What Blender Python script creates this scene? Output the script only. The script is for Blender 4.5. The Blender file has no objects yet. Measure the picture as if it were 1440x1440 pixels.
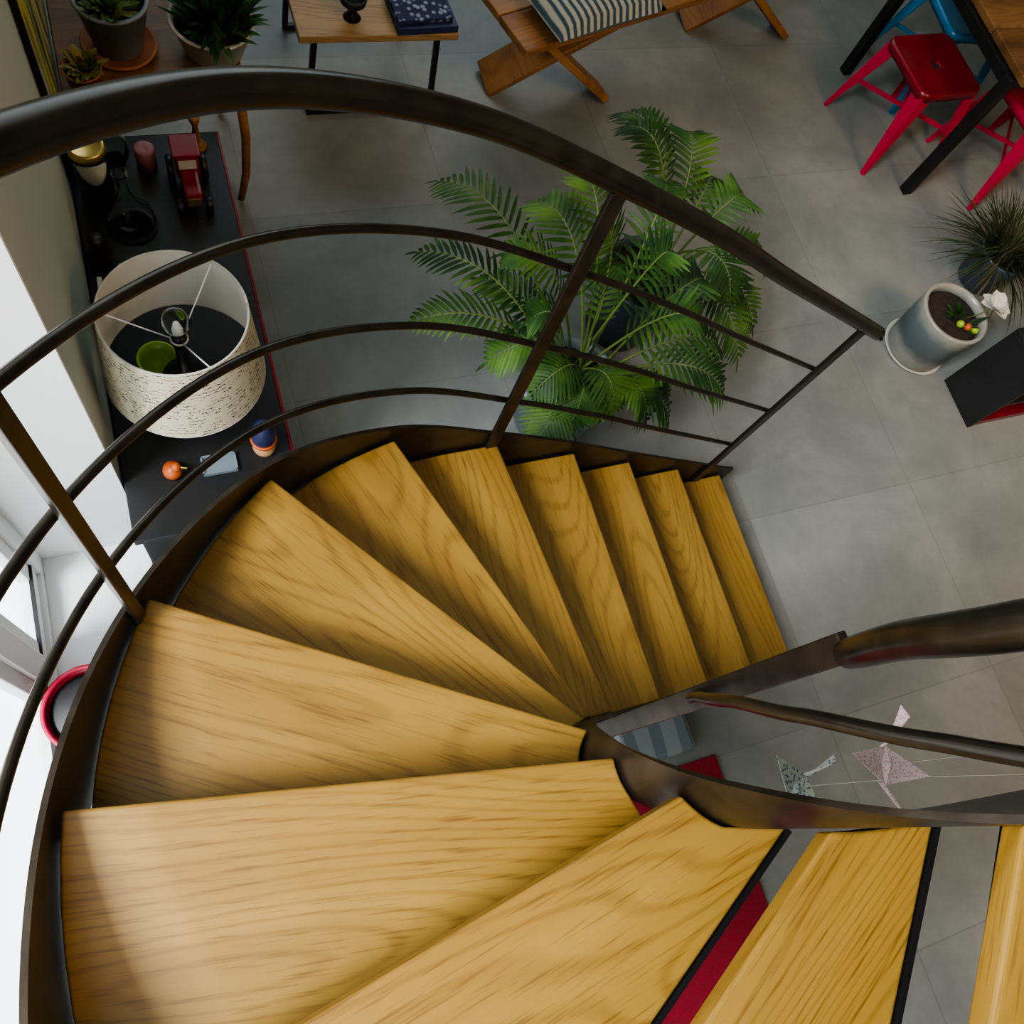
import bpy, bmesh, math, random
from mathutils import Vector, Matrix
random.seed(7)
SC=bpy.context.scene
try: SC.view_settings.look='AgX - Medium High Contrast'
except Exception: pass
# ---------------------------------------------------------------- materials
def new_mat(name):
    m=bpy.data.materials.new(name);m.use_nodes=True
    nt=m.node_tree;b=nt.nodes['Principled BSDF'];return m,nt,b
def N(nt,t,**k):
    n=nt.nodes.new(t)
    for a,v in k.items(): setattr(n,a,v)
    return n
def ramp(nt,stops):
    r=N(nt,'ShaderNodeValToRGB');e=r.color_ramp.elements
    while len(e)<len(stops): e.new(.5)
    for i,(p,c) in enumerate(stops):
        e[i].position=p;e[i].color=(c[0],c[1],c[2],1)
    return r
def coords(nt,scale=(1,1,1),loc=(0,0,0),src='Object'):
    tc=N(nt,'ShaderNodeTexCoord');mp=N(nt,'ShaderNodeMapping')
    mp.inputs['Scale'].default_value=scale;mp.inputs['Location'].default_value=loc
    nt.links.new(tc.outputs[src],mp.inputs[0]);return mp
def mat(name,col,rough=.5,metal=0.,var=.12,nscale=8.,bump=0.,**kw):
    m,nt,b=new_mat(name)
    mp=coords(nt);n=N(nt,'ShaderNodeTexNoise');n.inputs['Scale'].default_value=nscale;n.inputs['Detail'].default_value=5
    nt.links.new(mp.outputs[0],n.inputs['Vector'])
    r=ramp(nt,[(.3,[c*(1-var) for c in col]),(.7,[min(1,c*(1+var)) for c in col])])
    nt.links.new(n.outputs[0],r.inputs[0]);nt.links.new(r.outputs[0],b.inputs['Base Color'])
    b.inputs['Roughness'].default_value=rough;b.inputs['Metallic'].default_value=metal
    if bump:
        bp=N(nt,'ShaderNodeBump');bp.inputs['Strength'].default_value=bump;bp.inputs['Distance'].default_value=.004
        nt.links.new(n.outputs[0],bp.inputs['Height']);nt.links.new(bp.outputs[0],b.inputs['Normal'])
    for k,v in kw.items():
        b.inputs[k.replace('_',' ')].default_value=v
    return m
def oak(name,c0,c1,c2,rough=.38,rings=200,ringdark=.82,pore=.6):
    m,nt,b=new_mat(name)
    tc=N(nt,'ShaderNodeTexCoord');oi=N(nt,'ShaderNodeObjectInfo')
    mul=N(nt,'ShaderNodeMath',operation='MULTIPLY');mul.inputs[1].default_value=17.
    nt.links.new(oi.outputs['Random'],mul.inputs[0])
    add=N(nt,'ShaderNodeVectorMath',operation='ADD');nt.links.new(tc.outputs['Object'],add.inputs[0]);nt.links.new(mul.outputs[0],add.inputs[1])
    def mp(s):
        x=N(nt,'ShaderNodeMapping');x.inputs['Scale'].default_value=s;nt.links.new(add.outputs[0],x.inputs[0]);return x
    n1=N(nt,'ShaderNodeTexNoise');n1.inputs['Scale'].default_value=1;n1.inputs['Detail'].default_value=1.2;nt.links.new(mp((.6,3.6,3.6)).outputs[0],n1.inputs['Vector'])
    m1=N(nt,'ShaderNodeMath',operation='MULTIPLY');m1.inputs[1].default_value=rings;nt.links.new(n1.outputs[0],m1.inputs[0])
    sn=N(nt,'ShaderNodeMath',operation='SINE');nt.links.new(m1.outputs[0],sn.inputs[0])
    n2=N(nt,'ShaderNodeTexNoise');n2.inputs['Scale'].default_value=1;n2.inputs['Detail'].default_value=1;nt.links.new(mp((13,300,300)).outputs[0],n2.inputs['Vector'])
    n3=N(nt,'ShaderNodeTexNoise');n3.inputs['Scale'].default_value=1;n3.inputs['Detail'].default_value=3;nt.links.new(mp((.8,10,10)).outputs[0],n3.inputs['Vector'])
    r=ramp(nt,[(.3,c0),(.5,c1),(.7,c2)]);nt.links.new(n3.outputs[0],r.inputs[0])
    rr=ramp(nt,[(.35,(1,1,1)),(1.0,(ringdark,ringdark*.97,ringdark*.9))]);nt.links.new(sn.outputs[0],rr.inputs[0])
    mx0=N(nt,'ShaderNodeMix',data_type='RGBA',blend_type='MULTIPLY');mx0.inputs[0].default_value=1
    nt.links.new(r.outputs[0],mx0.inputs[6]);nt.links.new(rr.outputs[0],mx0.inputs[7])
    # pores cluster on the late-wood side of each ring
    pa=N(nt,'ShaderNodeMath',operation='MULTIPLY_ADD');nt.links.new(sn.outputs[0],pa.inputs[0]);pa.inputs[1].default_value=-.035;nt.links.new(n2.outputs[0],pa.inputs[2])
    pr=ramp(nt,[(.27,(.46,.38,.27)),(.43,(1,1,1))]);nt.links.new(pa.outputs[0],pr.inputs[0])
    mx=N(nt,'ShaderNodeMix',data_type='RGBA',blend_type='MULTIPLY');mx.inputs[0].default_value=pore
    nt.links.new(mx0.outputs[2],mx.inputs[6]);nt.links.new(pr.outputs[0],mx.inputs[7])
    nt.links.new(mx.outputs[2],b.inputs['Base Color']);b.inputs['Roughness'].default_value=rough
    bp=N(nt,'ShaderNodeBump');bp.inputs['Strength'].default_value=.15;bp.inputs['Distance'].default_value=.0005
    nt.links.new(n2.outputs[0],bp.inputs['Height']);nt.links.new(bp.outputs[0],b.inputs['Normal'])
    return m
M={}
M['oak']=oak('oak_tread',(.225,.124,.020),(.265,.152,.027),(.31,.186,.037),.38)
M['wood']=oak('warm_wood',(.20,.085,.022),(.28,.128,.038),(.35,.175,.055),.5)
M['darkwood']=oak('dark_wood',(.09,.04,.012),(.15,.07,.02),(.22,.11,.035),.5)
M['palewood']=oak('pale_wood',(.24,.14,.05),(.32,.19,.075),(.38,.24,.10),.5)
M['steel']=mat('patinated_steel',(.050,.040,.029),.38,.75,.45,14,.1)
M['rail']=mat('waxed_steel_rail',(.030,.025,.018),.26,.65,.4,20)
M['black']=mat('black_steel',(.012,.012,.013),.4,.3,.2,10)
M['darkblack']=mat('black_laminate',(.010,.010,.011),.45,0,.3,5)
M['wall']=mat('painted_wall',(.40,.43,.37),.85,0,.03,3)
M['white']=mat('white_paint',(.87,.88,.88),.6,0,.02,4)
M['red']=mat('red_gloss',(.17,.003,.012),.28,0,.15,6)
M['pink']=mat('raspberry_paint',(.42,.012,.05),.3,0,.1,6)
M['blue']=mat('blue_paint',(.012,.15,.29),.3,0,.1,6)
M['rug']=mat('red_rug',(.20,.004,.016),.95,0,.2,120,.4)
M['slate']=mat('slate_glaze',(.05,.065,.085),.45,0,.2,9)
M['greypot']=mat('blue_grey_pot',(.18,.22,.25),.5,0,.1,6)
M['whitepot']=mat('off_white_ceramic',(.50,.49,.43),.3,0,.08,6)
M['terra']=mat('terracotta',(.32,.12,.05),.8,0,.15,12)
M['soil']=mat('soil',(.02,.013,.009),.95,0,.5,60,.8)
M['gold']=mat('brass_lid',(.55,.40,.14),.3,.9,.1,10)
M['green']=mat('green_glaze',(.30,.44,.03),.3,0,.15,8)
M['orange']=mat('orange_plastic',(.50,.10,.02),.4,0,.1,8)
M['pinkwax']=mat('mauve_wax',(.25,.10,.12),.5,0,.1,8)
M['navy']=mat('navy_cover',(.015,.022,.07),.5,0,.3,30)
M['cloth_white']=mat('shade_lining',(.66,.65,.58),.9,0,.03,8)
M['stone']=mat('landing_stone',(.3,.3,.29),.8,0,.1,6)
M['skin']=mat('figurine_wood',(.55,.32,.16),.5,0,.1,20)
def leafmat(name,a,b_,c):
    m,nt,b=new_mat(name);mp=coords(nt);n=N(nt,'ShaderNodeTexNoise');n.inputs['Scale'].default_value=5;n.inputs['Detail'].default_value=3
    nt.links.new(mp.outputs[0],n.inputs['Vector']);r=ramp(nt,[(.35,a),(.5,b_),(.68,c)]);nt.links.new(n.outputs[0],r.inputs[0])
    nt.links.new(r.outputs[0],b.inputs['Base Color']);b.inputs['Roughness'].default_value=.5;b.inputs['Specular IOR Level'].default_value=.25
    return m
M['palm']=leafmat('palm_leaf',(.010,.030,.008),(.027,.072,.013),(.085,.165,.024))
M['leaf']=leafmat('dark_leaf',(.012,.04,.01),(.025,.08,.015),(.07,.16,.025))
M['succulent']=leafmat('succulent_leaf',(.04,.09,.03),(.09,.16,.05),(.20,.26,.09))
M['rosette']=leafmat('rosette_leaf',(.35,.14,.08),(.22,.26,.08),(.42,.36,.14))
M['grass']=leafmat('dry_grass_leaf',(.02,.02,.012),(.03,.05,.018),(.10,.09,.05))
M['stalk']=mat('palm_stalk',(.10,.15,.03),.5,0,.2,12)
def glass(name,tint):
    m,nt,b=new_mat(name);n=N(nt,'ShaderNodeTexNoise');n.inputs['Scale'].default_value=4
    r=ramp(nt,[(0,[t*.96 for t in tint]),(1,tint)]);nt.links.new(n.outputs[0],r.inputs[0]);nt.links.new(r.outputs[0],b.inputs['Base Color'])
    b.inputs['Roughness'].default_value=.03;b.inputs['Transmission Weight'].default_value=1;b.inputs['IOR'].default_value=1.2
    return m
M['glass']=glass('clear_glass',(.93,.97,.95))
def floor_mat():
    m,nt,b=new_mat('concrete_look_tiles')
    mp=coords(nt,loc=(-.32,-.66,0))
    br=N(nt,'ShaderNodeTexBrick');br.offset=0;br.inputs['Scale'].default_value=1;br.inputs['Brick Width'].default_value=.83;br.inputs['Row Height'].default_value=.83
    br.inputs['Mortar Size'].default_value=.0030;br.inputs['Mortar Smooth'].default_value=.3
    br.inputs['Color1'].default_value=(.93,.93,.93,1);br.inputs['Color2'].default_value=(1.08,1.08,1.08,1);br.inputs['Mortar'].default_value=(.82,.82,.80,1)
    nt.links.new(mp.outputs[0],br.inputs['Vector'])
    n=N(nt,'ShaderNodeTexNoise');n.inputs['Scale'].default_value=1.7;n.inputs['Detail'].default_value=10;n.inputs['Roughness'].default_value=.68;n.inputs['Distortion'].default_value=.25
    nt.links.new(mp.outputs[0],n.inputs['Vector'])
    r=ramp(nt,[(.32,(.155,.164,.157)),(.5,(.200,.208,.196)),(.68,(.262,.266,.247))]);nt.links.new(n.outputs[0],r.inputs[0])
    mx=N(nt,'ShaderNodeMix',data_type='RGBA',blend_type='MULTIPLY');mx.inputs[0].default_value=1
    nt.links.new(r.outputs[0],mx.inputs[6]);nt.links.new(br.outputs[0],mx.inputs[7]);nt.links.new(mx.outputs[2],b.inputs['Base Color'])
    rr=N(nt,'ShaderNodeMapRange');rr.inputs[3].default_value=.3;rr.inputs[4].default_value=.5;nt.links.new(n.outputs[0],rr.inputs[0]);nt.links.new(rr.outputs[0],b.inputs['Roughness'])
    return m
M['floor']=floor_mat()
def stripes(name,a,b_,freq,axis=0,extra=None):
    m,nt,b=new_mat(name);mp=coords(nt)
    w=N(nt,'ShaderNodeTexWave');w.bands_direction='XYZ'[axis];w.inputs['Scale'].default_value=freq;w.inputs['Distortion'].default_value=.6;w.inputs['Detail Scale'].default_value=2
    nt.links.new(mp.outputs[0],w.inputs['Vector'])
    st=[(.35,a),(.5,b_)]
    if extra: st=[(.2,a),(.45,extra),(.7,b_)]
    r=ramp(nt,st);nt.links.new(w.outputs[0],r.inputs[0]);nt.links.new(r.outputs[0],b.inputs['Base Color']);b.inputs['Roughness'].default_value=.9
    return m
M['stripe']=stripes('striped_fabric',(.04,.07,.09),(.42,.40,.33),9,0,(.16,.22,.24))
M['stripe2']=stripes('striped_blanket',(.13,.16,.17),(.22,.25,.25),3,0)
def script_shade():
    m,nt,b=new_mat('script_print_linen')
    tc=N(nt,'ShaderNodeTexCoord');mp=N(nt,'ShaderNodeMapping');mp.inputs['Scale'].default_value=(1,1,1);nt.links.new(tc.outputs['UV'],mp.inputs[0])
    w=N(nt,'ShaderNodeTexWave');w.bands_direction='Y';w.inputs['Scale'].default_value=2.7;w.inputs['Distortion'].default_value=3.2;w.inputs['Detail'].default_value=2;w.inputs['Detail Scale'].default_value=7;w.inputs['Detail Roughness'].default_value=.75
    nt.links.new(mp.outputs[0],w.inputs['Vector'])
    r1=ramp(nt,[(.30,(0,0,0)),(.40,(1,1,1)),(.60,(1,1,1)),(.70,(0,0,0))]);nt.links.new(w.outputs[0],r1.inputs[0])
    mp2=N(nt,'ShaderNodeMapping');mp2.inputs['Scale'].default_value=(9,6,1);nt.links.new(tc.outputs['UV'],mp2.inputs[0])
    n=N(nt,'ShaderNodeTexNoise');n.inputs['Scale'].default_value=1;n.inputs['Detail'].default_value=2;nt.links.new(mp2.outputs[0],n.inputs['Vector'])
    r2=ramp(nt,[(.46,(0,0,0)),(.49,(1,1,1))]);nt.links.new(n.outputs[0],r2.inputs[0])
    mu=N(nt,'ShaderNodeMath',operation='MULTIPLY');nt.links.new(r1.outputs[0],mu.inputs[0]);nt.links.new(r2.outputs[0],mu.inputs[1])
    mx=N(nt,'ShaderNodeMix',data_type='RGBA');nt.links.new(mu.outputs[0],mx.inputs[0]);mx.inputs[6].default_value=(.56,.51,.37,1);mx.inputs[7].default_value=(.03,.027,.024,1)
    nt.links.new(mx.outputs[2],b.inputs['Base Color']);b.inputs['Roughness'].default_value=.9
    return m
M['script']=script_shade()
def potglaze():
    m,nt,b=new_mat('two_tone_glaze');mp=coords(nt)
    sp=N(nt,'ShaderNodeSeparateXYZ');nt.links.new(mp.outputs[0],sp.inputs[0])
    n=N(nt,'ShaderNodeTexNoise');n.inputs['Scale'].default_value=9;nt.links.new(mp.outputs[0],n.inputs['Vector'])
    a=N(nt,'ShaderNodeMath',operation='MULTIPLY_ADD');nt.links.new(n.outputs[0],a.inputs[0]);a.inputs[1].default_value=.08;nt.links.new(sp.outputs[2],a.inputs[2])
    r=ramp(nt,[(.10,(.30,.31,.28)),(.15,(.08,.105,.11)),(.26,(.11,.135,.14)),(.31,(.28,.28,.24))]);nt.links.new(a.outputs[0],r.inputs[0])
    nt.links.new(r.outputs[0],b.inputs['Base Color']);b.inputs['Roughness'].default_value=.3;return m
M['twotone']=potglaze()
def painting_mat():
    m,nt,b=new_mat('abstract_painting');mp=coords(nt,(3,9,.9))
    n=N(nt,'ShaderNodeTexNoise');n.inputs['Scale'].default_value=1.6;n.inputs['Detail'].default_value=5;nt.links.new(mp.outputs[0],n.inputs['Vector'])
    r=ramp(nt,[(.36,(.02,.03,.02)),(.45,(.22,.24,.06)),(.52,(.55,.45,.06)),(.58,(.06,.09,.04)),(.66,(.45,.45,.38))]);nt.links.new(n.outputs[0],r.inputs[0])
    nt.links.new(r.outputs[0],b.inputs['Base Color']);return m
M['painting']=painting_mat()
def dots(name,bg,fg,sc):
    m,nt,b=new_mat(name);mp=coords(nt);v=N(nt,'ShaderNodeTexVoronoi');v.inputs['Scale'].default_value=sc;nt.links.new(mp.outputs[0],v.inputs['Vector'])
    r=ramp(nt,[(.25,fg),(.45,bg)]);nt.links.new(v.outputs[0],r.inputs[0]);nt.links.new(r.outputs[0],b.inputs['Base Color']);b.inputs['Roughness'].default_value=.8;return m
M['origami_a']=dots('floral_paper',(.42,.46,.40),(.06,.11,.16),160)
M['origami_b']=dots('pink_paper',(.62,.50,.50),(.40,.22,.25),220)
M['book_print']=dots('printed_cover',(.015,.022,.07),(.25,.30,.40),40)
# ---------------------------------------------------------------- geometry helpers
def link(o,parent=None):
    SC.collection.objects.link(o)
    if parent is not None:
        o.parent=parent;o.matrix_parent_inverse=Matrix.Translation(-parent.location)
    return o
def empty(name,loc=(0,0,0)):
    e=bpy.data.objects.new(name,None);e.location=loc;e.empty_display_size=.1;SC.collection.objects.link(e);return e
def mk(name,verts,faces,m,parent=None,smooth=False,bevel=0,seg=2,loc=None,rotz=0,uv=None,solid=0):
    me=bpy.data.meshes.new(name);me.from_pydata([tuple(v) for v in verts],[],faces)
    bm=bmesh.new();bm.from_mesh(me)
    if not solid: bmesh.ops.recalc_face_normals(bm,faces=bm.faces)
    bm.to_mesh(me);bm.free()
    mats=m if isinstance(m,list) else [m]
    for x in mats: me.materials.append(M[x])
    if smooth:
        for p in me.polygons: p.use_smooth=True
    o=bpy.data.objects.new(name,me)
    if loc: o.location=loc
    o.rotation_euler[2]=rotz
    link(o,parent)
    if bevel:
        b=o.modifiers.new('bevel','BEVEL');b.width=bevel;b.segments=seg;b.limit_method='ANGLE';b.angle_limit=math.radians(40)
    if solid:
        s=o.modifiers.new('solid','SOLIDIFY');s.thickness=solid
    return o
def boxgeo(c,s,R=None):
    vs=[];
    for z in (-1,1):
        for x,y in ((-1,-1),(1,-1),(1,1),(-1,1)):
            v=Vector((x*s[0]/2,y*s[1]/2,z*s[2]/2))
            if R: v=R@v
            vs.append(v+Vector(c))
    fs=[(0,3,2,1),(4,5,6,7),(0,1,5,4),(1,2,6,5),(2,3,7,6),(3,0,4,7)]
    return vs,fs
def box(name,c,s,m,parent=None,bevel=.003,R=None,rz=0):
    if rz: R=Matrix.Rotation(rz,3,'Z')
    vs,fs=boxgeo((0,0,0),s)
    o=mk(name,vs,fs,m,parent,bevel=bevel)
    mw=Matrix.Translation(c)
    if R: mw=mw@R.to_4x4()
    o.location=mw.to_translation();o.rotation_euler=mw.to_euler()
    return o
def beam(name,a,b,w,t,m,parent=None,bevel=.002,side=None):
    a=Vector(a);b=Vector(b);z=(b-a).normalized()
    s=Vector(side) if side else Vector((0,0,1))
    if abs(z.dot(s))>.98: s=Vector((1,0,0))
    x=(s-z*s.dot(z)).normalized();y=z.cross(x)
    R=Matrix((x,y,z)).transposed()
    return box(name,(a+b)/2,(w,t,(b-a).length),m,parent,bevel,R)
def tubegeo(pts,r,seg=12,caps=True):
    pts=[Vector(p) for p in pts];n=len(pts);rs=r if isinstance(r,(list,tuple)) else [r]*n
    vs=[];fs=[];t0=(pts[1]-pts[0]).normalized()
    u=Vector((0,0,1)) if abs(t0.z)<.9 else Vector((1,0,0))
    u=(u-t0*u.dot(t0)).normalized()
    for i,p in enumerate(pts):
        if i==0:t=t0
        elif i==n-1:t=(pts[-1]-pts[-2]).normalized()
        else:t=(pts[i+1]-pts[i-1]).normalized()
        u=(u-t*u.dot(t)).normalized();w=t.cross(u)
        for k in range(seg):
            a=2*math.pi*k/seg;vs.append(p+(u*math.cos(a)+w*math.sin(a))*rs[i])
    for i in range(n-1):
        for k in range(seg):
            a=i*seg+k;b=i*seg+(k+1)%seg;fs.append((a,b,b+seg,a+seg))
    if caps:
        fs.append(tuple(range(seg))[::-1]);fs.append(tuple((n-1)*seg+k for k in range(seg)))
    return vs,fs
def tube(name,pts,r,m,parent=None,seg=12):
    vs,fs=tubegeo(pts,r,seg);return mk(name,vs,fs,m,parent,smooth=True)
def lathe(name,prof,c,m,parent=None,seg=36,smooth=True):
    vs=[];fs=[];n=len(prof)
    for k in range(seg):
        a=2*math.pi*k/seg
        for r,z in prof: vs.append(Vector((r*math.cos(a),r*math.sin(a),z)))
    for k in range(seg):
        for i in range(n-1):
            a=k*n+i;b=((k+1)%seg)*n+i;fs.append((a,b,b+1,a+1))
    me=bpy.data.meshes.new(name);me.from_pydata([tuple(v) for v in vs],[],fs)
    uv=me.uv_layers.new()
    for p in me.polygons:
        k=p.index//(n-1);i=p.index%(n-1)
        for li,(kk,ii) in zip(p.loop_indices,((k,i),(k+1,i),(k+1,i+1),(k,i+1))):
            uv.data[li].uv=(kk/seg*5,prof[ii][1]*4)
    bm=bmesh.new();bm.from_mesh(me);bmesh.ops.remove_doubles(bm,verts=bm.verts,dist=1e-5);bmesh.ops.recalc_face_normals(bm,faces=bm.faces);bm.to_mesh(me);bm.free()
    me.materials.append(M[m])
    for p in me.polygons: p.use_smooth=smooth
    o=bpy.data.objects.new(name,me);o.location=c;link(o,parent);return o
def potprof(rb,rt,h,th=.012,rim=.0):
    return [(0,0),(rb*.9,0),(rb,.01),(rt,h*.96),(rt+rim,h*.97),(rt+rim,h),(rt-th,h),(rt-th-.002,h*.88),(rb-th,.03),(0,.03)]
def disc(name,c,r,m,parent,h=.01):
    return lathe(name,[(0,0),(r,0),(r,h*.6),(r*.9,h),(0,h)],c,m,parent,24)
# ---------------------------------------------------------------- camera (calibrated from the vertical vanishing point and tile grid)
f=1200.;CH=2.95
d=Vector(((412-720)/f,-(1176-720)/f,-1)).normalized();up=-d
x=(Vector((1,0,0))-up*up[0]).normalized();y=up.cross(x)
a=math.radians(-16.92)
def tw(v):
    p=v.dot(x);q=v.dot(y);return Vector((p*math.cos(a)-q*math.sin(a),p*math.sin(a)+q*math.cos(a),v.dot(up)))
cols=[tw(Vector(e)) for e in ((1,0,0),(0,1,0),(0,0,1))]
Rm=Matrix(cols).transposed()
cd=bpy.data.cameras.new('camera');cam=bpy.data.objects.new('camera',cd);SC.collection.objects.link(cam)
cam.matrix_world=Matrix.Translation((0,0,CH))@Rm.to_4x4();cd.sensor_width=36;cd.lens=f/1440*36;cd.clip_start=.02
SC.camera=cam
# ---------------------------------------------------------------- room shell
WX=-.262
def slab(name,x0,x1,y0,y1,z0,z1,m,bevel=0): return box(name,((x0+x1)/2,(y0+y1)/2,(z0+z1)/2),(x1-x0,y1-y0,z1-z0),m,None,bevel)
fl=mk('floor',[(-.66,-4,0),(7,-4,0),(7,6,0),(-.66,6,0),(-.66,-4,-.1),(7,-4,-.1),(7,6,-.1),(-.66,6,-.1)],[(0,1,2,3),(7,6,5,4),(0,4,5,1),(1,5,6,2),(2,6,7,3),(3,7,4,0)],'floor')
slab('wall_left',-.66,WX,1.07,6,0,5.2,'wall')
slab('wall_left.001',-.66,WX,-4,-1.9,0,5.2,'wall')
slab('wall_left.002',-.66,WX,-1.9,1.07,4.7,5.2,'wall')
slab('wall_back',-.66,7.1,6,6.1,0,5.2,'wall');slab('wall_right',7,7.1,-4,6,0,5.2,'wall');slab('wall_front',-.66,7.1,-4.1,-4,0,5.2,'wall')
slab('ceiling',-.76,7.1,-4.1,6.1,5.2,5.3,'white')
slab('terrace',-6,-.66,-5,6,-.12,-.02,'white')
W=empty('window_1',(-.61,-.4,0))
def wb(n,y0,y1,z0,z1,x0=-.645,x1=-.585): box(n,((x0+x1)/2,(y0+y1)/2,(z0+z1)/2),(x1-x0,y1-y0,z1-z0),'white',W,.004)
wb('jamb_1',1.0,1.07,0,4.7);wb('jamb_2',-1.9,-1.83,0,4.7);wb('head',-1.83,1.0,4.63,4.7);wb('threshold',-1.83,1.0,0,.05)
wb('transom',-1.83,1.0,3.50,3.57)
MU=(.66,-.85)
for i,yy in enumerate(MU): wb('mullion_%d'%i,yy-.045,yy+.045,.05,4.63)
for i,(y0,y1) in enumerate(((.705,1.0),(-.805,.615),(-1.83,-.895))):
    wb('sash_bottom_%d'%i,y0,y1,.05,.14,-.635,-.6);wb('sash_side_a_%d'%i,y0,y0+.05,.14,3.5,-.635,-.6);wb('sash_side_b_%d'%i,y1-.05,y1,.14,3.5,-.635,-.6)
box('sill_gasket',(-.598,-.4,.146),(.012,2.8,.008),'black',W,0)
box('jamb_lining',((-.585+WX)/2,1.064,2.35),(abs(-.585-WX),.012,4.7),'white',W,0)
box('reveal_sill',((-.585+WX)/2,-.415,.01),(abs(-.585-WX),2.95,.02),'white',W,.002)
# ---------------------------------------------------------------- staircase
h=.18
OUT=[(2.08,.82),(1.81,.82),(1.54,.82),(1.27,.82),(1.01,.82),(.72,.82),(.41,.805),(.10,.69),(-.15,.44),(-.285,.12),(-.29,-.25),(-.15,-.59),(.12,-.85),(.41,-.955),(.72,-.97),(1.01,-.97),(1.27,-.97)]
INN=[(2.08,.06),(1.81,.06),(1.54,.06),(1.27,.06),(1.02,.06),(.80,.06),(.68,.057),(.60,.05),(.535,.025),(.50,-.03),(.51,-.10),(.57,-.165),(.70,-.20),(.82,-.205),(1.01,-.205),(1.2,-.205),(1.4,-.205)]
NO=list(OUT);NI=list(INN)
NI[11]=(.600,-.177);NO[11]=(-.125,-.595);NI[12]=(.706,-.203);NO[12]=(.125,-.86)
def cr(P,t):
    i=int(math.floor(t));i=max(0,min(len(P)-2,i));u=t-i
    p0=Vector(P[max(i-1,0)]);p1=Vector(P[i]);p2=Vector(P[i+1]);p3=Vector(P[min(i+2,len(P)-1)])
    return .5*((2*p1)+(p2-p0)*u+(2*p0-5*p1+4*p2-p3)*u*u+(3*p1-p0-3*p2+p3)*u**3)
def side(P,t,sgn):
    dv=(cr(P,t+.01)-cr(P,t-.01)).normalized();return Vector((dv.y,-dv.x))*sgn
ST=empty('spiral_staircase',(.5,0,0))
def linshift(i,s,ext=0):
    I=Vector(NI[i]);O=Vector(NO[i]);dv=(O-I).normalized();n=Vector((-dv.y,dv.x))
    ref=(cr(OUT,i+.3)-cr(OUT,i-.3));
    if n.dot(ref)<0:n=-n
    return I+n*s-dv*ext,O+n*s
EXT={10:.035,11:.02,12:.02,13:.01}
NT=14
for i in range(1,NT+1):
    def poly(back,front=0.):
        if2,of2=linshift(i,-front);ib,ob=linshift(i+1,back,EXT.get(i,0))
        inn=[if2]+[cr(INN,i+k/6) for k in range(1,6)]+[ib]
        if i==11: inn=[if2]+[cr(INN,i+k/6) for k in range(3,6)]+[ib]
        out=[of2]+[cr(OUT,i+k/6) for k in range(1,6)]+[ob]
        if i==11: out=[of2]+[cr(OUT,i+k/6) for k in range(3,6)]+[ob]
        return inn,out
    inn,out=poly(.03)
    I=Vector(NI[i]);O=Vector(NO[i]);ang=math.atan2((O-I).y,(O-I).x)
    ca,sa=math.cos(-ang),math.sin(-ang)
    def loc2(p): q=p-I;return (q.x*ca-q.y*sa,q.x*sa+q.y*ca)
    def prism(inn,out,z0,z1):
        ring=[loc2(p) for p in inn]+[loc2(p) for p in reversed(out)]
        n=len(ring);vs=[(p[0],p[1],z0) for p in ring]+[(p[0],p[1],z1) for p in ring]
        k=len(inn);fs=[]
        for j in range(k-1):
            a_,b_,c_,d_=j,j+1,n-2-j,n-1-j
            fs.append((a_,b_,c_,d_));fs.append((a_+n,d_+n,c_+n,b_+n))
        for j in range(n):fs.append((j,(j+1)%n,(j+1)%n+n,j+n))
        return vs,fs
    vs,fs=prism(inn,out,-.034,0)
    mk('oak_tread_%02d'%i,vs,fs,'oak',ST,bevel=.005,seg=3,loc=(I.x,I.y,i*h),rotz=ang)
    inn,out=poly(.034,-.03)
    vs,fs=prism(inn,out,-.046,-.0345)
    mk('tread_tray_%02d'%i,vs,fs,'black',ST,loc=(I.x,I.y,i*h),rotz=ang)
    ib,ob=linshift(i+1,.034,EXT.get(i,0));
    beam('tread_back_edge_%02d'%i,(ib.x,ib.y,i*h-.02),(ob.x,ob.y,i*h-.02),.05,.006,'black',ST,0)
def plate(name,P,t0,t1,zlo,zhi,off,th,sgn,n=190,m='steel'):
    vs=[];fs=[]
    for k in range(n+1):
        t=t0+(t1-t0)*k/n;p=cr(P,t);s=side(P,t,sgn)
        a1=p+s*off;b1=p+s*(off+th);z=t*h
        lo=zlo(t) if callable(zlo) else zlo
        hi=zhi(t) if callable(zhi) else zhi
        vs+=[(a1.x,a1.y,max(0.0,z+lo)),(b1.x,b1.y,max(0.0,z+lo)),(b1.x,b1.y,z+hi),(a1.x,a1.y,z+hi)]
    for k in range(n):
        o=k*4
        for j in range(4): fs.append((o+j,o+(j+1)%4,o+4+(j+1)%4,o+4+j))
    fs.append((0,1,2,3));fs.append((4*n,4*n+1,4*n+2,4*n+3))
    return mk(name,vs,fs,m,ST)
plate('outer_stringer',OUT,.8,15.3,-.21,.05,.006,.009,1)
bump=lambda t: math.exp(-((t-12.4)/2.3)**2)
plate('inner_stringer',INN,.95,15.3,lambda t:-.17-.10*bump(t),lambda t:.045+.32*bump(t),-.012,.008,1)
def railpts(P,t0,t1,off,zo,n,sgn=1):
    r=[]
    for k in range(n+1):
        t=t0+(t1-t0)*k/n;p=cr(P,t)+side(P,t,sgn)*off;r.append((p.x,p.y,t*h+zo))
    return r
oo=.011
tube('outer_handrail',railpts(OUT,1.05,15.2,oo,1.0,170),.0205,'rail',ST,20)
for k,zo in enumerate((.23,.49,.76)):
    tube('outer_rail_%d'%k,railpts(OUT,1.4,15.2,oo,zo,150),.0076,'rail',ST,10)
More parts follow.
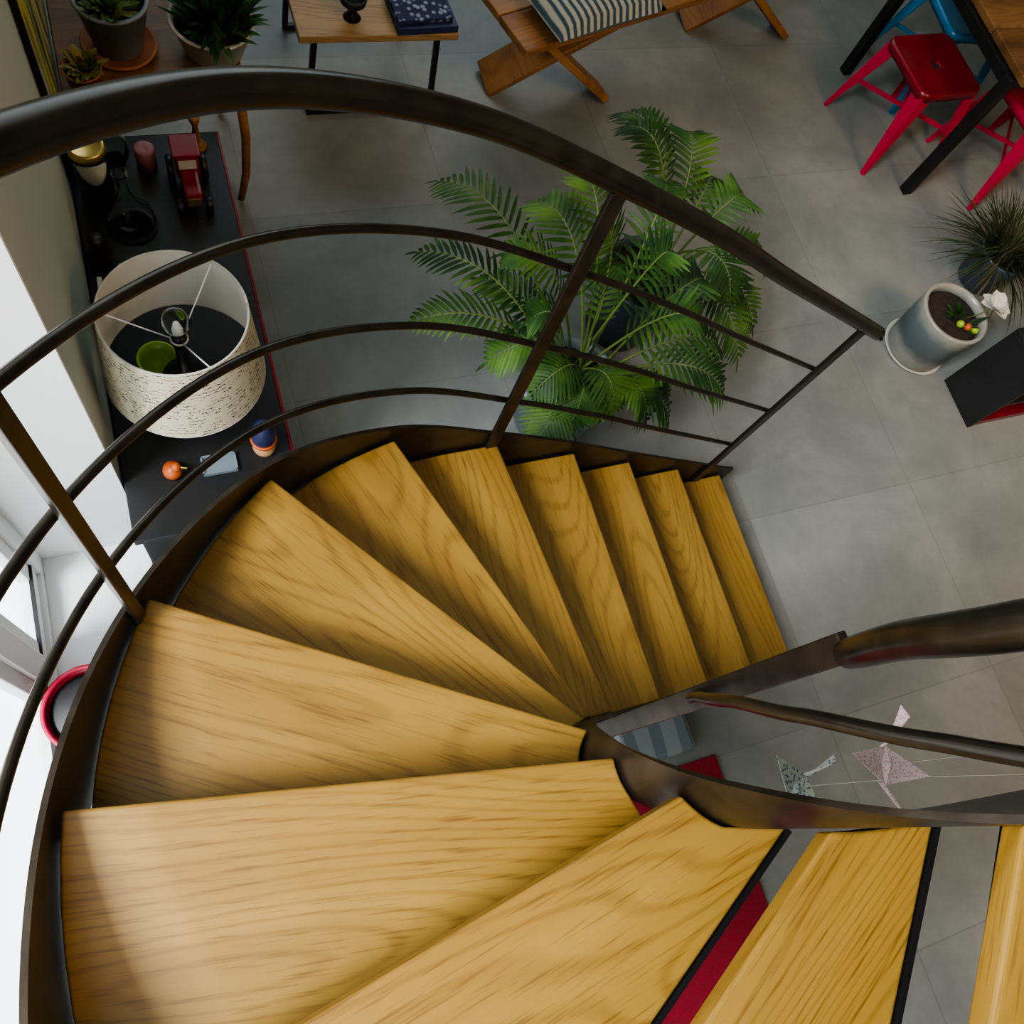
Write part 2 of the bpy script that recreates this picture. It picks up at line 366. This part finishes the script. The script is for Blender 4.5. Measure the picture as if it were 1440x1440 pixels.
def post(name,P,t,zb,zt,off,w=.034,th=.012,sgn=1,turn=False):
    p=cr(P,t)+side(P,t,sgn)*off;s=side(P,t,sgn);z=t*h
    beam(name,(p.x,p.y,z+zb),(p.x,p.y,z+zt),w,th,'steel',ST,.002,side=(s.x,s.y,0) if turn else (-s.y,s.x,0))
for k,t in enumerate((1.42,5.06,8.1,11.3,14.3)): post('outer_post_%d'%k,OUT,t,-.12,.99,-.001,.022 if k==2 else .032)
tube('inner_handrail',railpts(INN,5.58,15.2,-.045,.97,120),.0205,'rail',ST,20)
tube('inner_rail_0',railpts(INN,5.66,15.2,-.032,.5,120),.0085,'rail',ST,12)
post('inner_post_0',INN,5.60,-.14,.97,-.036,.042,.016,1,True)
post('inner_post_1',INN,13.6,-.14,.97,-.03,.036,.016,1,True)
lathe('handrail_end_cap',[(0,-.004),(.022,-.004),(.0235,0),(.022,.004),(0,.004)],(1.8,.831,1.187),'rail',ST,20).rotation_euler=(0,math.radians(56),0)
slab('upper_landing',1.42,3.0,-2.6,-.19,2.72,2.88,'stone')
# ---------------------------------------------------------------- console and things on it
CZ=.50
C=empty('sideboard',(-.02,1.58,0))
box('top',(-.018,1.59,CZ-.0125),(.476,1.42,.025),'darkblack',C,.003)
box('red_edge',(.2245,1.59,CZ-.0125),(.009,1.42,.025),'red',C,.001)
box('carcass',(-.025,1.59,.265),(.44,1.36,.42),'darkblack',C,.003)
for i,yy in enumerate((1.14,1.59,2.04)): box('door_front_%d'%i,(.203,yy,.265),(.016,.44,.40),'darkblack',C,.002)
for i,(xx,yy) in enumerate(((-.2,.95),(.16,.95),(-.2,2.2),(.16,2.2))): box('foot_%d'%i,(xx,yy,.0275),(.04,.04,.055),'black',C,0)
L=empty('table_lamp',(-.028,1.29,CZ));lc=(-.026,1.29)
sh=lathe('shade_outer',[(.214,.70),(.183,.985)],(lc[0],lc[1],0),'script',L,64);
lathe('shade_lining',[(.210,.70),(.179,.985)],(lc[0],lc[1],0),'cloth_white',L,64)
for z,r in ((.701,.212),(.985,.181)):
    tube('rim_%d'%int(z*10),[(lc[0]+r*math.cos(t*math.pi/24),lc[1]+r*math.sin(t*math.pi/24),z) for t in range(49)],.0032,'whitepot',L,8)
for k in range(3):
    an=math.radians(50+120*k);tube('spider_%d'%k,[(lc[0]+.178*math.cos(an),lc[1]+.178*math.sin(an),.975),(lc[0]+.02*math.cos(an),lc[1]+.02*math.sin(an),.86)],.002,'white',L,8)
lathe('spider_ring',[(.015,0),(.024,0),(.024,.004),(.015,.004),(.015,0)],(lc[0],lc[1],.857),'whitepot',L,20)
lathe('base',[(0,0),(.07,0),(.075,.012),(.03,.03),(.05,.06),(.075,.10),(.07,.15),(.035,.19),(.02,.2),(.018,.31),(.02,.33),(.0,.33)],(lc[0],lc[1],CZ),'darkblack',L)
lathe('socket',[(0,0),(.02,0),(.02,.045),(.0,.045)],(lc[0],lc[1],.83),'black',L,20)
lathe('bulb',[(0,0),(.012,0),(.014,.02),(.03,.045),(.036,.065),(.03,.09),(.015,.103),(0,.106)],(lc[0],lc[1],.872),'glass',L,24)
lathe('bulb_filament',[(0,0),(.006,0),(.010,.03),(.006,.05),(0,.055)],(lc[0],lc[1],.885),'white',L,12)
def simple(name,prof,c,m,seg=28):
    return lathe(name,prof,c,m,None,seg)
simple('green_bowl',[(0,0),(.035,0),(.055,.05),(.058,.09),(.052,.09),(.048,.05),(.0,.012)],(-.10,1.40,CZ),'green')
simple('candle',[(0,0),(.032,0),(.032,.08),(.028,.085),(.008,.078),(0,.078)],(-.02,2.17,CZ),'pinkwax')
J=empty('storage_jar',(-.18,2.07,CZ))
lathe('glass_body',[(0,0),(.05,0),(.053,.01),(.053,.17),(.048,.19),(.044,.19),(.048,.17),(.048,.012),(0,.012)],(-.18,2.07,CZ),'glass',J)
lathe('lid',[(0,.19),(.052,.19),(.054,.195),(.054,.215),(.048,.22),(.043,.217),(0,.217)],(-.18,2.07,CZ),'gold',J)
lathe('contents',[(0,.014),(.045,.014),(.045,.13),(0,.13)],(-.18,2.07,CZ),'whitepot',J)
simple('glass_decanter',[(0,0),(.07,0),(.078,.02),(.07,.07),(.03,.13),(.017,.17),(.017,.24),(.024,.25),(.02,.25),(.013,.24),(.013,.17),(.026,.13),(.065,.07),(.072,.02),(0,.006)],(-.10,1.93,CZ),'glass')
simple('glass_vase',[(0,0),(.04,0),(.055,.04),(.05,.09),(.03,.14),(.036,.16),(.032,.16),(.026,.14),(.046,.09),(.05,.04),(0,.008)],(-.12,2.2,CZ),'glass')
simple('spice_bottle',[(0,0),(.02,0),(.02,.07),(.01,.08),(.01,.1),(.0,.1)],(-.15,1.72,CZ),'whitepot')
simple('black_jar',[(0,0),(.03,0),(.035,.05),(.02,.09),(.022,.11),(0,.11)],(-.21,1.82,CZ),'darkblack')
simple('round_tin',[(0,0),(.034,0),(.036,.005),(.036,.06),(.038,.062),(.038,.075),(.03,.08),(0,.08)],(-.215,2.24,CZ),'slate')
simple('wooden_candlestick',[(0,0),(.03,0),(.03,.008),(.01,.02),(.014,.05),(.008,.09),(.018,.12),(.018,.135),(0,.135)],(.15,2.24,CZ),'wood')
q=empty('photo_frame',(-.20,1.60,CZ));box('frame',(-.222,1.60,CZ+.075),(.014,.11,.15),'whitepot',q,.002,Matrix.Rotation(.14,3,'Y'));box('print',(-.213,1.60,CZ+.075),(.004,.085,.12),'painting',q,0,Matrix.Rotation(.14,3,'Y'))
T=empty('toy_tractor',(.1,2.1,CZ))
box('bonnet',(.1,2.02,CZ+.065),(.055,.11,.05),'red',T,.01);box('cab',(.1,2.11,CZ+.09),(.075,.08,.10),'red',T,.012);box('cab_roof',(.1,2.11,CZ+.146),(.085,.09,.012),'red',T,.004)
box('window',(.1,2.068,CZ+.11),(.055,.004,.035),'whitepot',T,0);box('chassis',(.1,2.06,CZ+.035),(.04,.18,.02),'black',T,.003);box('grille',(.1,1.963,CZ+.06),(.04,.006,.03),'gold',T,0)
for i,(xx,yy,r) in enumerate(((.055,1.98,.025),(.145,1.98,.025),(.048,2.12,.042),(.152,2.12,.042))):
    o=lathe('wheel_%d'%i,[(0,-.011),(r*.9,-.011),(r,-.006),(r,.006),(r*.9,.011),(0,.011)],(xx,yy,CZ+r),'black',T,20);o.rotation_euler=(0,math.pi/2,0)
D=empty('toy_duck',(-.12,1.07,CZ))
lathe('body',[(0,0),(.016,.002),(.028,.016),(.025,.034),(.01,.044),(0,.045)],(-.12,1.07,CZ),'orange',D,20);lathe('head',[(0,0),(.012,.005),(.015,.015),(.01,.026),(0,.029)],(-.108,1.065,CZ+.038),'orange',D,16)
beam('beak',(-.095,1.06,CZ+.052),(-.078,1.055,CZ+.05),.01,.005,'gold',D)
F=empty('painted_figurine',(.145,1.10,CZ))
lathe('base',[(0,0),(.030,0),(.034,.02),(.026,.05),(0,.05)],(.145,1.10,CZ),'skin',F,20);lathe('body',[(.0,.05),(.026,.05),(.034,.08),(.036,.12),(.022,.16),(.012,.175),(0,.177)],(.145,1.10,CZ),'navy',F,20)
for zz,rr in ((.058,.031),(.07,.034)):
    tube('bead_ring_%d'%int(zz*1000),[(.145+rr*math.cos(t*math.pi/10),1.10+rr*math.sin(t*math.pi/10),CZ+zz) for t in range(21)],.005,'orange',F,8)
G=empty('glass_tray',(.01,1.07,CZ));box('base',(.01,1.07,CZ+.006),(.10,.06,.012),'greypot',G,.003)
for i,(dx,dy,sx,sy) in enumerate(((-.047,0,.006,.06),(.047,0,.006,.06),(0,.027,.10,.006),(0,-.027,.10,.006))): box('rim_%d'%i,(.01+dx,1.07+dy,CZ+.014),(sx,sy,.01),'greypot',G,.001)
P_=empty('abstract_canvas',(WX+.01,2.55,1.1))
box('canvas',(WX+.009,2.57,1.14),(.014,.85,1.2),'painting',P_,.001)
for i,(dy,dz,sy,sz) in enumerate(((-.432,0,.02,1.24),(.432,0,.02,1.24),(0,.61,.88,.02),(0,-.61,.88,.02))): box('frame_%d'%i,(WX+.010,2.57+dy,1.14+dz),(.018,sy,sz),'black',P_,.001)
# ---------------------------------------------------------------- leaf tools
def leaf(vs,fs,p,dv,nrm,L_,w,droop=.2,n=5,fold=.15):
    dv=dv.normalized();s=dv.cross(nrm)
    if s.length<1e-4:s=dv.cross(Vector((1,0,0)))
    s.normalize();nn=s.cross(dv).normalized();o=len(vs)
    for i in range(n+1):
        u=i/n;q=p+dv*L_*u-Vector((0,0,1))*droop*L_*u*u
        ww=w*(math.sin(math.pi*min(1,(u*.92+.08)))**.7)*(1-.25*u)
        vs.append(q-s*ww/2+nn*fold*ww);vs.append(q);vs.append(q+s*ww/2+nn*fold*ww)
    for i in range(n):
        k=o+i*3
        fs.append((k,k+1,k+4,k+3));fs.append((k+1,k+2,k+5,k+4))
def frond(vs,fs,sv,sf,base,tip,lift,ll=.14,pairs=17,start=.34):
    b=Vector(base);t=Vector(tip);mid=(b*.45+t*.55);mid.z=max(b.z,t.z)+lift
    def B(u): return b*(1-u)**2+mid*2*u*(1-u)+t*u*u
    pts=[B(i/14) for i in range(15)]
    v,f_=tubegeo(pts,[.006*(1-.75*i/14) for i in range(15)],6);o=len(sv);sv+=v;sf+=[tuple(j+o for j in q) for q in f_]
    for k in range(pairs):
        u=start+(1-start)*(k+.4)/pairs;p=B(u);tg=(B(min(1,u+.02))-B(u-.02)).normalized()
        sd=tg.cross(Vector((0,0,1))).normalized();nr=sd.cross(tg).normalized()
        prof=math.sin(math.pi*(.12+.86*((u-start)/(1-start))))**.6
        for s in(-1,1):
            dv=sd*s*1.0+tg*(.45+.5*((u-start)/(1-start)))+nr*random.uniform(-.02,.16)
            leaf(vs,fs,p,dv,nr,ll*prof*random.uniform(.9,1.08),.0165,random.uniform(.12,.32))
    leaf(vs,fs,B(1),tg,nr,ll*.5,.014,.2)
def palm(name,c,tips,base_z):
    e=empty(name,c)
    vs=[];fs=[];sv=[];sf=[]
    for tx,ty,tz,lift in tips:
        an=random.uniform(0,6.28);b=(c[0]+.05*math.cos(an),c[1]+.05*math.sin(an),base_z)
        frond(vs,fs,sv,sf,b,(tx,ty,tz),lift,random.uniform(.11,.145))
    mk('fronds',vs,fs,'palm',e,smooth=True);mk('stalks',sv,sf,'stalk',e,smooth=True)
    return e
p1=palm('potted_palm',(1.27,1.25,0),[(.68,1.42,.58,.22),(.74,1.62,.66,.25),(.86,1.84,.72,.28),(.92,1.28,.50,.25),(1.02,1.12,.55,.2),(1.1,1.62,.86,.2),(1.28,1.75,.85,.22),(1.55,1.62,.9,.15),(1.62,1.30,.80,.2),(1.70,1.0,.55,.25),(1.45,1.0,.42,.3),(1.5,1.12,.85,.18),(.95,1.45,.85,.15),(1.2,1.4,1.0,.1),(1.15,1.02,.45,.3),(1.72,1.15,.6,.25),(1.3,1.03,.5,.25),(1.02,1.3,.7,.2),(1.4,1.3,.98,.1),(1.05,1.02,.4,.2),(1.58,1.02,.35,.3),(.98,1.6,.5,.2),(1.4,1.55,.6,.25)],.3)
lathe('pot',potprof(.14,.185,.32,.014,.008),(1.27,1.25,0),'greypot',p1);disc('soil',(1.27,1.25,.27),.168,'soil',p1,.012)
p2=palm('potted_palm',(1.70,1.62,0),[(1.62,2.08,.72,.25),(1.85,2.0,.7,.25),(2.05,1.72,.62,.28),(2.12,1.5,.5,.3),(2.0,1.28,.45,.3),(1.8,1.3,.65,.25),(1.52,1.9,.85,.2),(2.0,1.9,.55,.3),(1.85,1.15,.5,.3)],.34)
lathe('planter',potprof(.13,.175,.38,.012,.0),(1.70,1.62,0),'slate',p2);disc('soil',(1.70,1.62,.33),.155,'soil',p2,.012)
def clump(vs,fs,c,n,L0,L1,w,el0=20,el1=80,droop=.3,r=.04):
    for i in range(n):
        an=random.uniform(0,6.283);el=math.radians(random.uniform(el0,el1));rr=random.uniform(0,r)
        p=Vector(c)+Vector((math.cos(an)*rr,math.sin(an)*rr,0));dv=Vector((math.cos(an)*math.cos(el),math.sin(an)*math.cos(el),math.sin(el)))
        leaf(vs,fs,p,dv,Vector((0,0,1)),random.uniform(L0,L1),w*random.uniform(.8,1.2),random.uniform(0,droop))
S=empty('wooden_plant_stand',(.08,2.66,0))
box('top',(.06,2.68,CZ-.015),(.60,.52,.03),'darkwood',S,.005)
for i,(xx,yy) in enumerate(((.33,2.45),(.33,2.9),(-.2,2.45),(-.2,2.9))):
    tube('leg_%d'%i,[(xx,yy,CZ-.03),(xx+.01,yy,.3),(xx,yy-.01,.12),(xx-.03 if xx>0 else xx+.03,yy-.04,.014)],[.018,.017,.016,.013],'wood',S,12)
q=tube('driftwood_branch',[(-.09,2.47,.515),(.0,2.455,.53),(.08,2.46,.54),(.16,2.45,.53),(.27,2.47,.512)],[.014,.02,.018,.021,.012],'palewood',None,12)
q=empty('potted_succulent',(-.03,2.68,CZ));lathe('saucer',[(0,0),(.11,0),(.125,.025),(.115,.025),(.105,.01),(0,.01)],(-.03,2.68,CZ),'terra',q);lathe('pot',potprof(.08,.115,.19,.008,.006),(-.03,2.68,CZ+.01),'greypot',q);disc('soil',(-.03,2.68,CZ+.165),.1,'soil',q,.012)
vs=[];fs=[];clump(vs,fs,(-.04,2.66,CZ+.175),60,.05,.10,.028,15,75,.2,.06);mk('leaves',vs,fs,'succulent',q,smooth=True)
q=empty('potted_house_plant',(.28,2.66,CZ));lathe('pot',potprof(.10,.14,.13,.01,.004),(.28,2.66,CZ),'whitepot',q);disc('soil',(.28,2.66,CZ+.1),.125,'soil',q,.012)
vs=[];fs=[];clump(vs,fs,(.30,2.64,CZ+.11),190,.09,.20,.028,25,85,.35,.08);mk('leaves',vs,fs,'leaf',q,smooth=True)
q=empty('potted_rosette_plant',(-.16,2.50,CZ));lathe('pot',potprof(.045,.06,.09,.006,.003),(-.16,2.50,CZ),'terra',q);disc('soil',(-.16,2.50,CZ+.07),.052,'soil',q,.01)
vs=[];fs=[];clump(vs,fs,(-.145,2.50,CZ+.08),70,.045,.085,.03,15,80,.1,.02);mk('leaves',vs,fs,'rosette',q,smooth=True)
# ---------------------------------------------------------------- coffee table
K=empty('coffee_table',(.92,3.05,0))
for i in range(3): box('top_plank_%d'%i,(.925,2.87+i*.2,.43),(.64,.195,.03),'palewood',K,.004)
for k,yy in enumerate((2.84,3.32)):
    beam('leg_a_%d'%k,(.66,yy,.012),(.68,yy,.415),.022,.022,'black',K,.001);beam('leg_b_%d'%k,(1.2,yy,.012),(1.18,yy,.415),.022,.022,'black',K,.001)
    beam('foot_bar_%d'%k,(.65,yy,.011),(1.21,yy,.011),.022,.022,'black',K,.001)
q=empty('black_cup',(.83,2.87,.445));lathe('bowl',[(0,0),(.035,0),(.018,.02),(.018,.04),(.05,.07),(.055,.10),(.05,.10),(.045,.075),(0,.05)],(.83,2.87,.445),'darkblack',q)
q=empty('stacked_books',(1.1,2.92,.445));box('book_1',(1.11,2.87,.46),(.25,.19,.03),'navy',q,.002,rz=.05);box('book_1_pages',(1.113,2.872,.46),(.246,.19,.024),'whitepot',q,0,rz=.05);box('book_2',(1.10,2.89,.484),(.23,.18,.018),'book_print',q,.002,rz=.08)
# ---------------------------------------------------------------- bench
B=empty('wooden_bench',(1.9,2.9,0));u=Vector((.957,.288,0));v=Vector((-.288,.957,0));o0=Vector((1.49,2.66,.45))
ang=math.atan2(.288,.957)
def bp_(s,t,z): return o0+u*s+v*t+Vector((0,0,z-.45))
for i in range(2):
    c=bp_(.92,.09+i*.205,.45);box('seat_plank_%d'%i,c,(1.84,.20,.035),'wood',B,.005,rz=ang)
for k,s0 in enumerate((0.0,1.25)):
    beam('cross_leg_a_%d'%k,bp_(s0+.10,.27,.43),bp_(s0+.62,.03,.012),.13,.035,'wood',B,.004,side=v);beam('cross_leg_b_%d'%k,bp_(s0+.56,.10,.43),bp_(s0+.10,.30,.012),.17,.035,'wood',B,.004,side=v)
q=empty('striped_cushion',(1.85,2.95,.5))
vs=[];fs=[];nx,ny=16,10
for sgn in(1,-1):
    for i in range(nx+1):
        for j in range(ny+1):
            X=i/nx*2-1;Y=j/ny*2-1;hh=.06*((1-X**4)*(1-Y**4))**.5
            pin=1-.06*(1-abs(X))*abs(Y)**3
            vs.append(Vector((X*.29,Y*.16*pin,sgn*hh)))
for s in(0,1):
    o=s*(nx+1)*(ny+1)
    for i in range(nx):
        for j in range(ny):
            k=o+i*(ny+1)+j;fs.append((k,k+ny+1,k+ny+2,k+1))
c=bp_(.40,.09,.53);mk('cushion_body',vs,fs,'stripe',q,smooth=True,loc=c,rotz=ang)
# ---------------------------------------------------------------- stools
def stool(c,m,rz,hz=.46,s=.19,fs_=.235):
    e=empty('metal_stool',(c[0],c[1],0));R=Matrix.Rotation(rz,3,'Z')
    def W_(p): q=R@Vector(p);return Vector((q.x+c[0],q.y+c[1],q.z))
    def rsq(r,rad,z,n=6):
        o=[]
        for cx,cy,a0 in ((1,1,0),(-1,1,90),(-1,-1,180),(1,-1,270)):
            for k in range(n+1):
                t=math.radians(a0+90*k/n);o.append(W_((cx*(r-rad)+rad*math.cos(t),cy*(r-rad)+rad*math.sin(t),z)))
        return o
    rings=[rsq(s-.004,.05,hz-.045),rsq(s,.05,hz-.02),rsq(s-.004,.048,hz-.004),rsq(s-.015,.045,hz),rsq(s-.03,.04,hz-.006),rsq(.05,.02,hz-.008),rsq(.022,.018,hz-.008),rsq(.02,.017,hz-.02)]
    vs=[p for r in rings for p in r];n=len(rings[0]);fs=[]
    for i in range(len(rings)-1):
        for k in range(n): fs.append((i*n+k,i*n+(k+1)%n,(i+1)*n+(k+1)%n,(i+1)*n+k))
    mk('seat',vs,fs,m[0],e,smooth=True,solid=.002)
    for i,(a_,b_) in enumerate(((1,1),(-1,1),(-1,-1),(1,-1))):
        vs=[];T=Vector((a_*(s-.012),b_*(s-.012),hz-.03));Bm=Vector((a_*fs_,b_*fs_,.0))
        for P0,w in ((T,.075),(Bm,.022)):
            for dx,dy in ((0,0),(-a_*w,0),(-a_*w,-b_*.006),(-a_*.008,-b_*.008),(-a_*.006,-b_*w),(0,-b_*w)): vs.append(W_(P0+Vector((dx,dy,0))))
        fs=[(k,(k+1)%6,(k+1)%6+6,k+6) for k in range(6)]+[(0,1,2,3,4,5),(6,7,8,9,10,11)]
        mk('leg_%d'%i,vs,fs,m[1],e,bevel=.001)
    for k,(p,q) in enumerate((((1,1),(-1,-1)),((-1,1),(1,-1)))):
        zz=.2;rr=fs_-.03;beam('brace_%d'%k,W_((p[0]*rr*.93,p[1]*rr*.93,zz)),W_((q[0]*rr*.93,q[1]*rr*.93,zz+.004)),.025,.004,m[1],e,0)
    return e
stool((3.575,2.52),('red','pink'),.04)
stool((4.12,2.25),('pink','pink'),.08)
stool((3.98,2.86),('blue','blue'),-.1)
# ---------------------------------------------------------------- dining table
Tb=empty('dining_table',(4.4,2.55,0))
for i in range(3): box('top_board_%d'%i,(4.5,2.245+i*.305,.745),(1.85,.30,.035),'darkwood',Tb,.004)
for i,(xx,yy) in enumerate(((3.57,2.16),(3.57,2.95),(5.4,2.16),(5.4,2.95))): beam('leg_%d'%i,(xx,yy,0),(xx,yy,.725),.05,.05,'black',Tb,.003,side=(1,0,0))
beam('apron_a',(3.57,2.16,.70),(3.57,2.95,.70),.05,.04,'black',Tb);beam('apron_b',(3.57,2.16,.70),(5.4,2.16,.70),.05,.03,'black',Tb);beam('apron_c',(3.57,2.95,.70),(5.4,2.95,.70),.05,.03,'black',Tb)
# ---------------------------------------------------------------- right side pots and low unit
q=empty('ceramic_plant_pot',(3.16,1.29,0));lathe('saucer',[(0,0),(.14,0),(.155,.018),(.148,.018),(.135,.008),(0,.008)],(3.16,1.29,0),'whitepot',q)
lathe('pot',potprof(.14,.158,.29,.016,.0),(3.16,1.29,.008),'twotone',q);disc('soil',(3.16,1.29,.255),.135,'soil',q,.012)
vs=[];fs=[];clump(vs,fs,(3.20,1.25,.26),14,.05,.09,.025,20,80,.2,.05);mk('sprouts',vs,fs,'palm',q,smooth=True)
for k in range(3): lathe('berry_%d'%k,[(0,0),(.015,.006),(.018,.018),(.01,.03),(0,.032)],(3.17+.03*k,1.24-.02*k,.265),'orange' if k==1 else 'green',q,14)
tube('flower_stem',[(3.22,1.27,.262),(3.24,1.25,.33),(3.25,1.24,.40)],.003,'stalk',q,6)
vs=[];fs=[]
for k in range(9):
    an=k*math.pi*2/9*2;leaf(vs,fs,Vector((3.25,1.24,.40)),Vector((math.cos(an),math.sin(an),.2+.5*(k%2))),Vector((0,0,1)),.075,.07,.1)
mk('flower_petals',vs,fs,'whitepot',q,smooth=True)
q=empty('spiky_house_plant',(3.72,1.60,0));lathe('pot',potprof(.10,.13,.22,.012,.0),(3.72,1.60,0),'slate',q);disc('soil',(3.72,1.60,.185),.11,'soil',q,.01)
vs=[];fs=[];clump(vs,fs,(3.72,1.60,.19),420,.25,.42,.007,8,80,.7,.08);mk('leaves',vs,fs,'grass',q,smooth=True)
q=empty('low_bookcase',(3.75,.98,0));box('top',(3.75,.975,.44),(1.0,.25,.025),'darkblack',q,.003);box('side_l',(3.262,.975,.215),(.024,.25,.43),'darkblack',q,.002);box('side_r',(4.238,.975,.215),(.024,.25,.43),'darkblack',q,.002);box('back',(3.75,1.09,.215),(.95,.012,.43),'darkblack',q,0)
box('shelf',(3.75,.975,.2),(.95,.24,.02),'darkblack',q,0);box('plinth',(3.75,.975,.02),(.95,.24,.04),'red',q,0)
for k in range(14): box('book_%d'%k,(3.31+k*.05,.98,.21+.09),(.035,.17,.18-.02*(k%3)),['red','navy','whitepot','pink'][k%4],q,.001)
# ---------------------------------------------------------------- things below the stairs
q=mk('red_rug',[(.3,-1.7,.001),(1.48,-1.7,.001),(1.48,-.16,.001),(.3,-.16,.001),(.3,-1.7,.012),(1.48,-1.7,.012),(1.48,-.16,.012),(.3,-.16,.012)],[(0,3,2,1),(4,5,6,7),(0,1,5,4),(1,2,6,5),(2,3,7,6),(3,0,4,7)],'rug',bevel=.003)
q=box('folded_blanket',(1.26,-.04,.03),(.28,.16,.06),'stripe2',None,.02)
q=empty('red_flower_pot',(-.47,.50,.02));lathe('pot',potprof(.085,.12,.24,.01,.0),(-.47,.50,.02),'red',q);lathe('rim',[(.118,.235),(.124,.235),(.126,.252),(.118,.252),(.112,.248),(.118,.235)],(-.47,.50,.02),'pink',q);disc('soil',(-.47,.50,.23),.107,'darkblack',q,.012)
# ---------------------------------------------------------------- origami cranes on a thread
def crane(c,s,m,rz,parent):
    R=Matrix.Rotation(rz,3,'Z')@Matrix.Rotation(.25,3,'X')
    def P(x_,y_,z_): return Vector(c)+R@Vector((x_*s,y_*s,z_*s))
    f0=P(.3,0,.05);b0=P(-.3,0,.05);k=P(0,0,-.22);l=P(0,.12,.06);r=P(0,-.12,.06)
    vs=[f0,b0,k,l,r,P(0,.85,.18),P(0,-.85,.18),P(.72,0,.50),P(.92,0,.34),P(-.9,0,.55),P(0,0,.16),P(.25,.06,-.05),P(.25,-.06,-.05),P(-.25,.06,-.05),P(-.25,-.06,-.05)]
    fs=[(0,3,2),(3,1,2),(1,4,2),(4,0,2),(10,0,3),(10,3,1),(10,1,4),(10,4,0),(0,5,1),(0,1,6),(0,11,7),(0,7,12),(7,8,0),(1,13,9),(1,9,14)]
    mk('origami_paper',vs,fs,m,parent,solid=.0008)
q=empty('origami_crane',(.86,-.165,1.5));crane((.86,-.175,1.5),.095,'origami_a',.5,q);tube('thread',[(.86,-.175,1.51),(.86,-.178,1.84),(.86,-.1975,2.25)],.0003,'whitepot',q,5)
q=empty('origami_crane',(1.05,-.185,1.5));crane((1.05,-.19,1.5),.12,'origami_b',1.1,q);tube('thread',[(1.05,-.19,1.51),(1.05,-.192,1.9),(1.05,-.198,2.43)],.0003,'whitepot',q,5)
# ---------------------------------------------------------------- light
w=bpy.data.worlds.new('overcast_sky');SC.world=w;w.use_nodes=True;bg=w.node_tree.nodes['Background'];bg.inputs[0].default_value=(.90,.95,1,1);bg.inputs[1].default_value=3.3
def area(name,loc,tgt,sx,sy,p,col):
    l=bpy.data.lights.new(name,'AREA');l.shape='RECTANGLE';l.size=sx;l.size_y=sy;l.energy=p;l.color=col
    o=bpy.data.objects.new(name,l);o.location=loc;o.rotation_euler=(Vector(tgt)-Vector(loc)).to_track_quat('-Z','Y').to_euler();SC.collection.objects.link(o);return o
area('daylight_outside',(-3.5,-.5,6.4),(.2,.1,1.6),1.8,1.8,850,(.97,.98,1))
area('cool_rear_fill',(1.6,5.8,2.8),(1.6,0,1.5),4.0,2.6,70,(.78,.92,1))  # added cool fill lamp just inside the solid back wall; no window there
area('warm_ceiling_light',(3.4,-1.5,5.1),(2.9,-.7,0),1.6,1.6,150,(1,.64,.34))
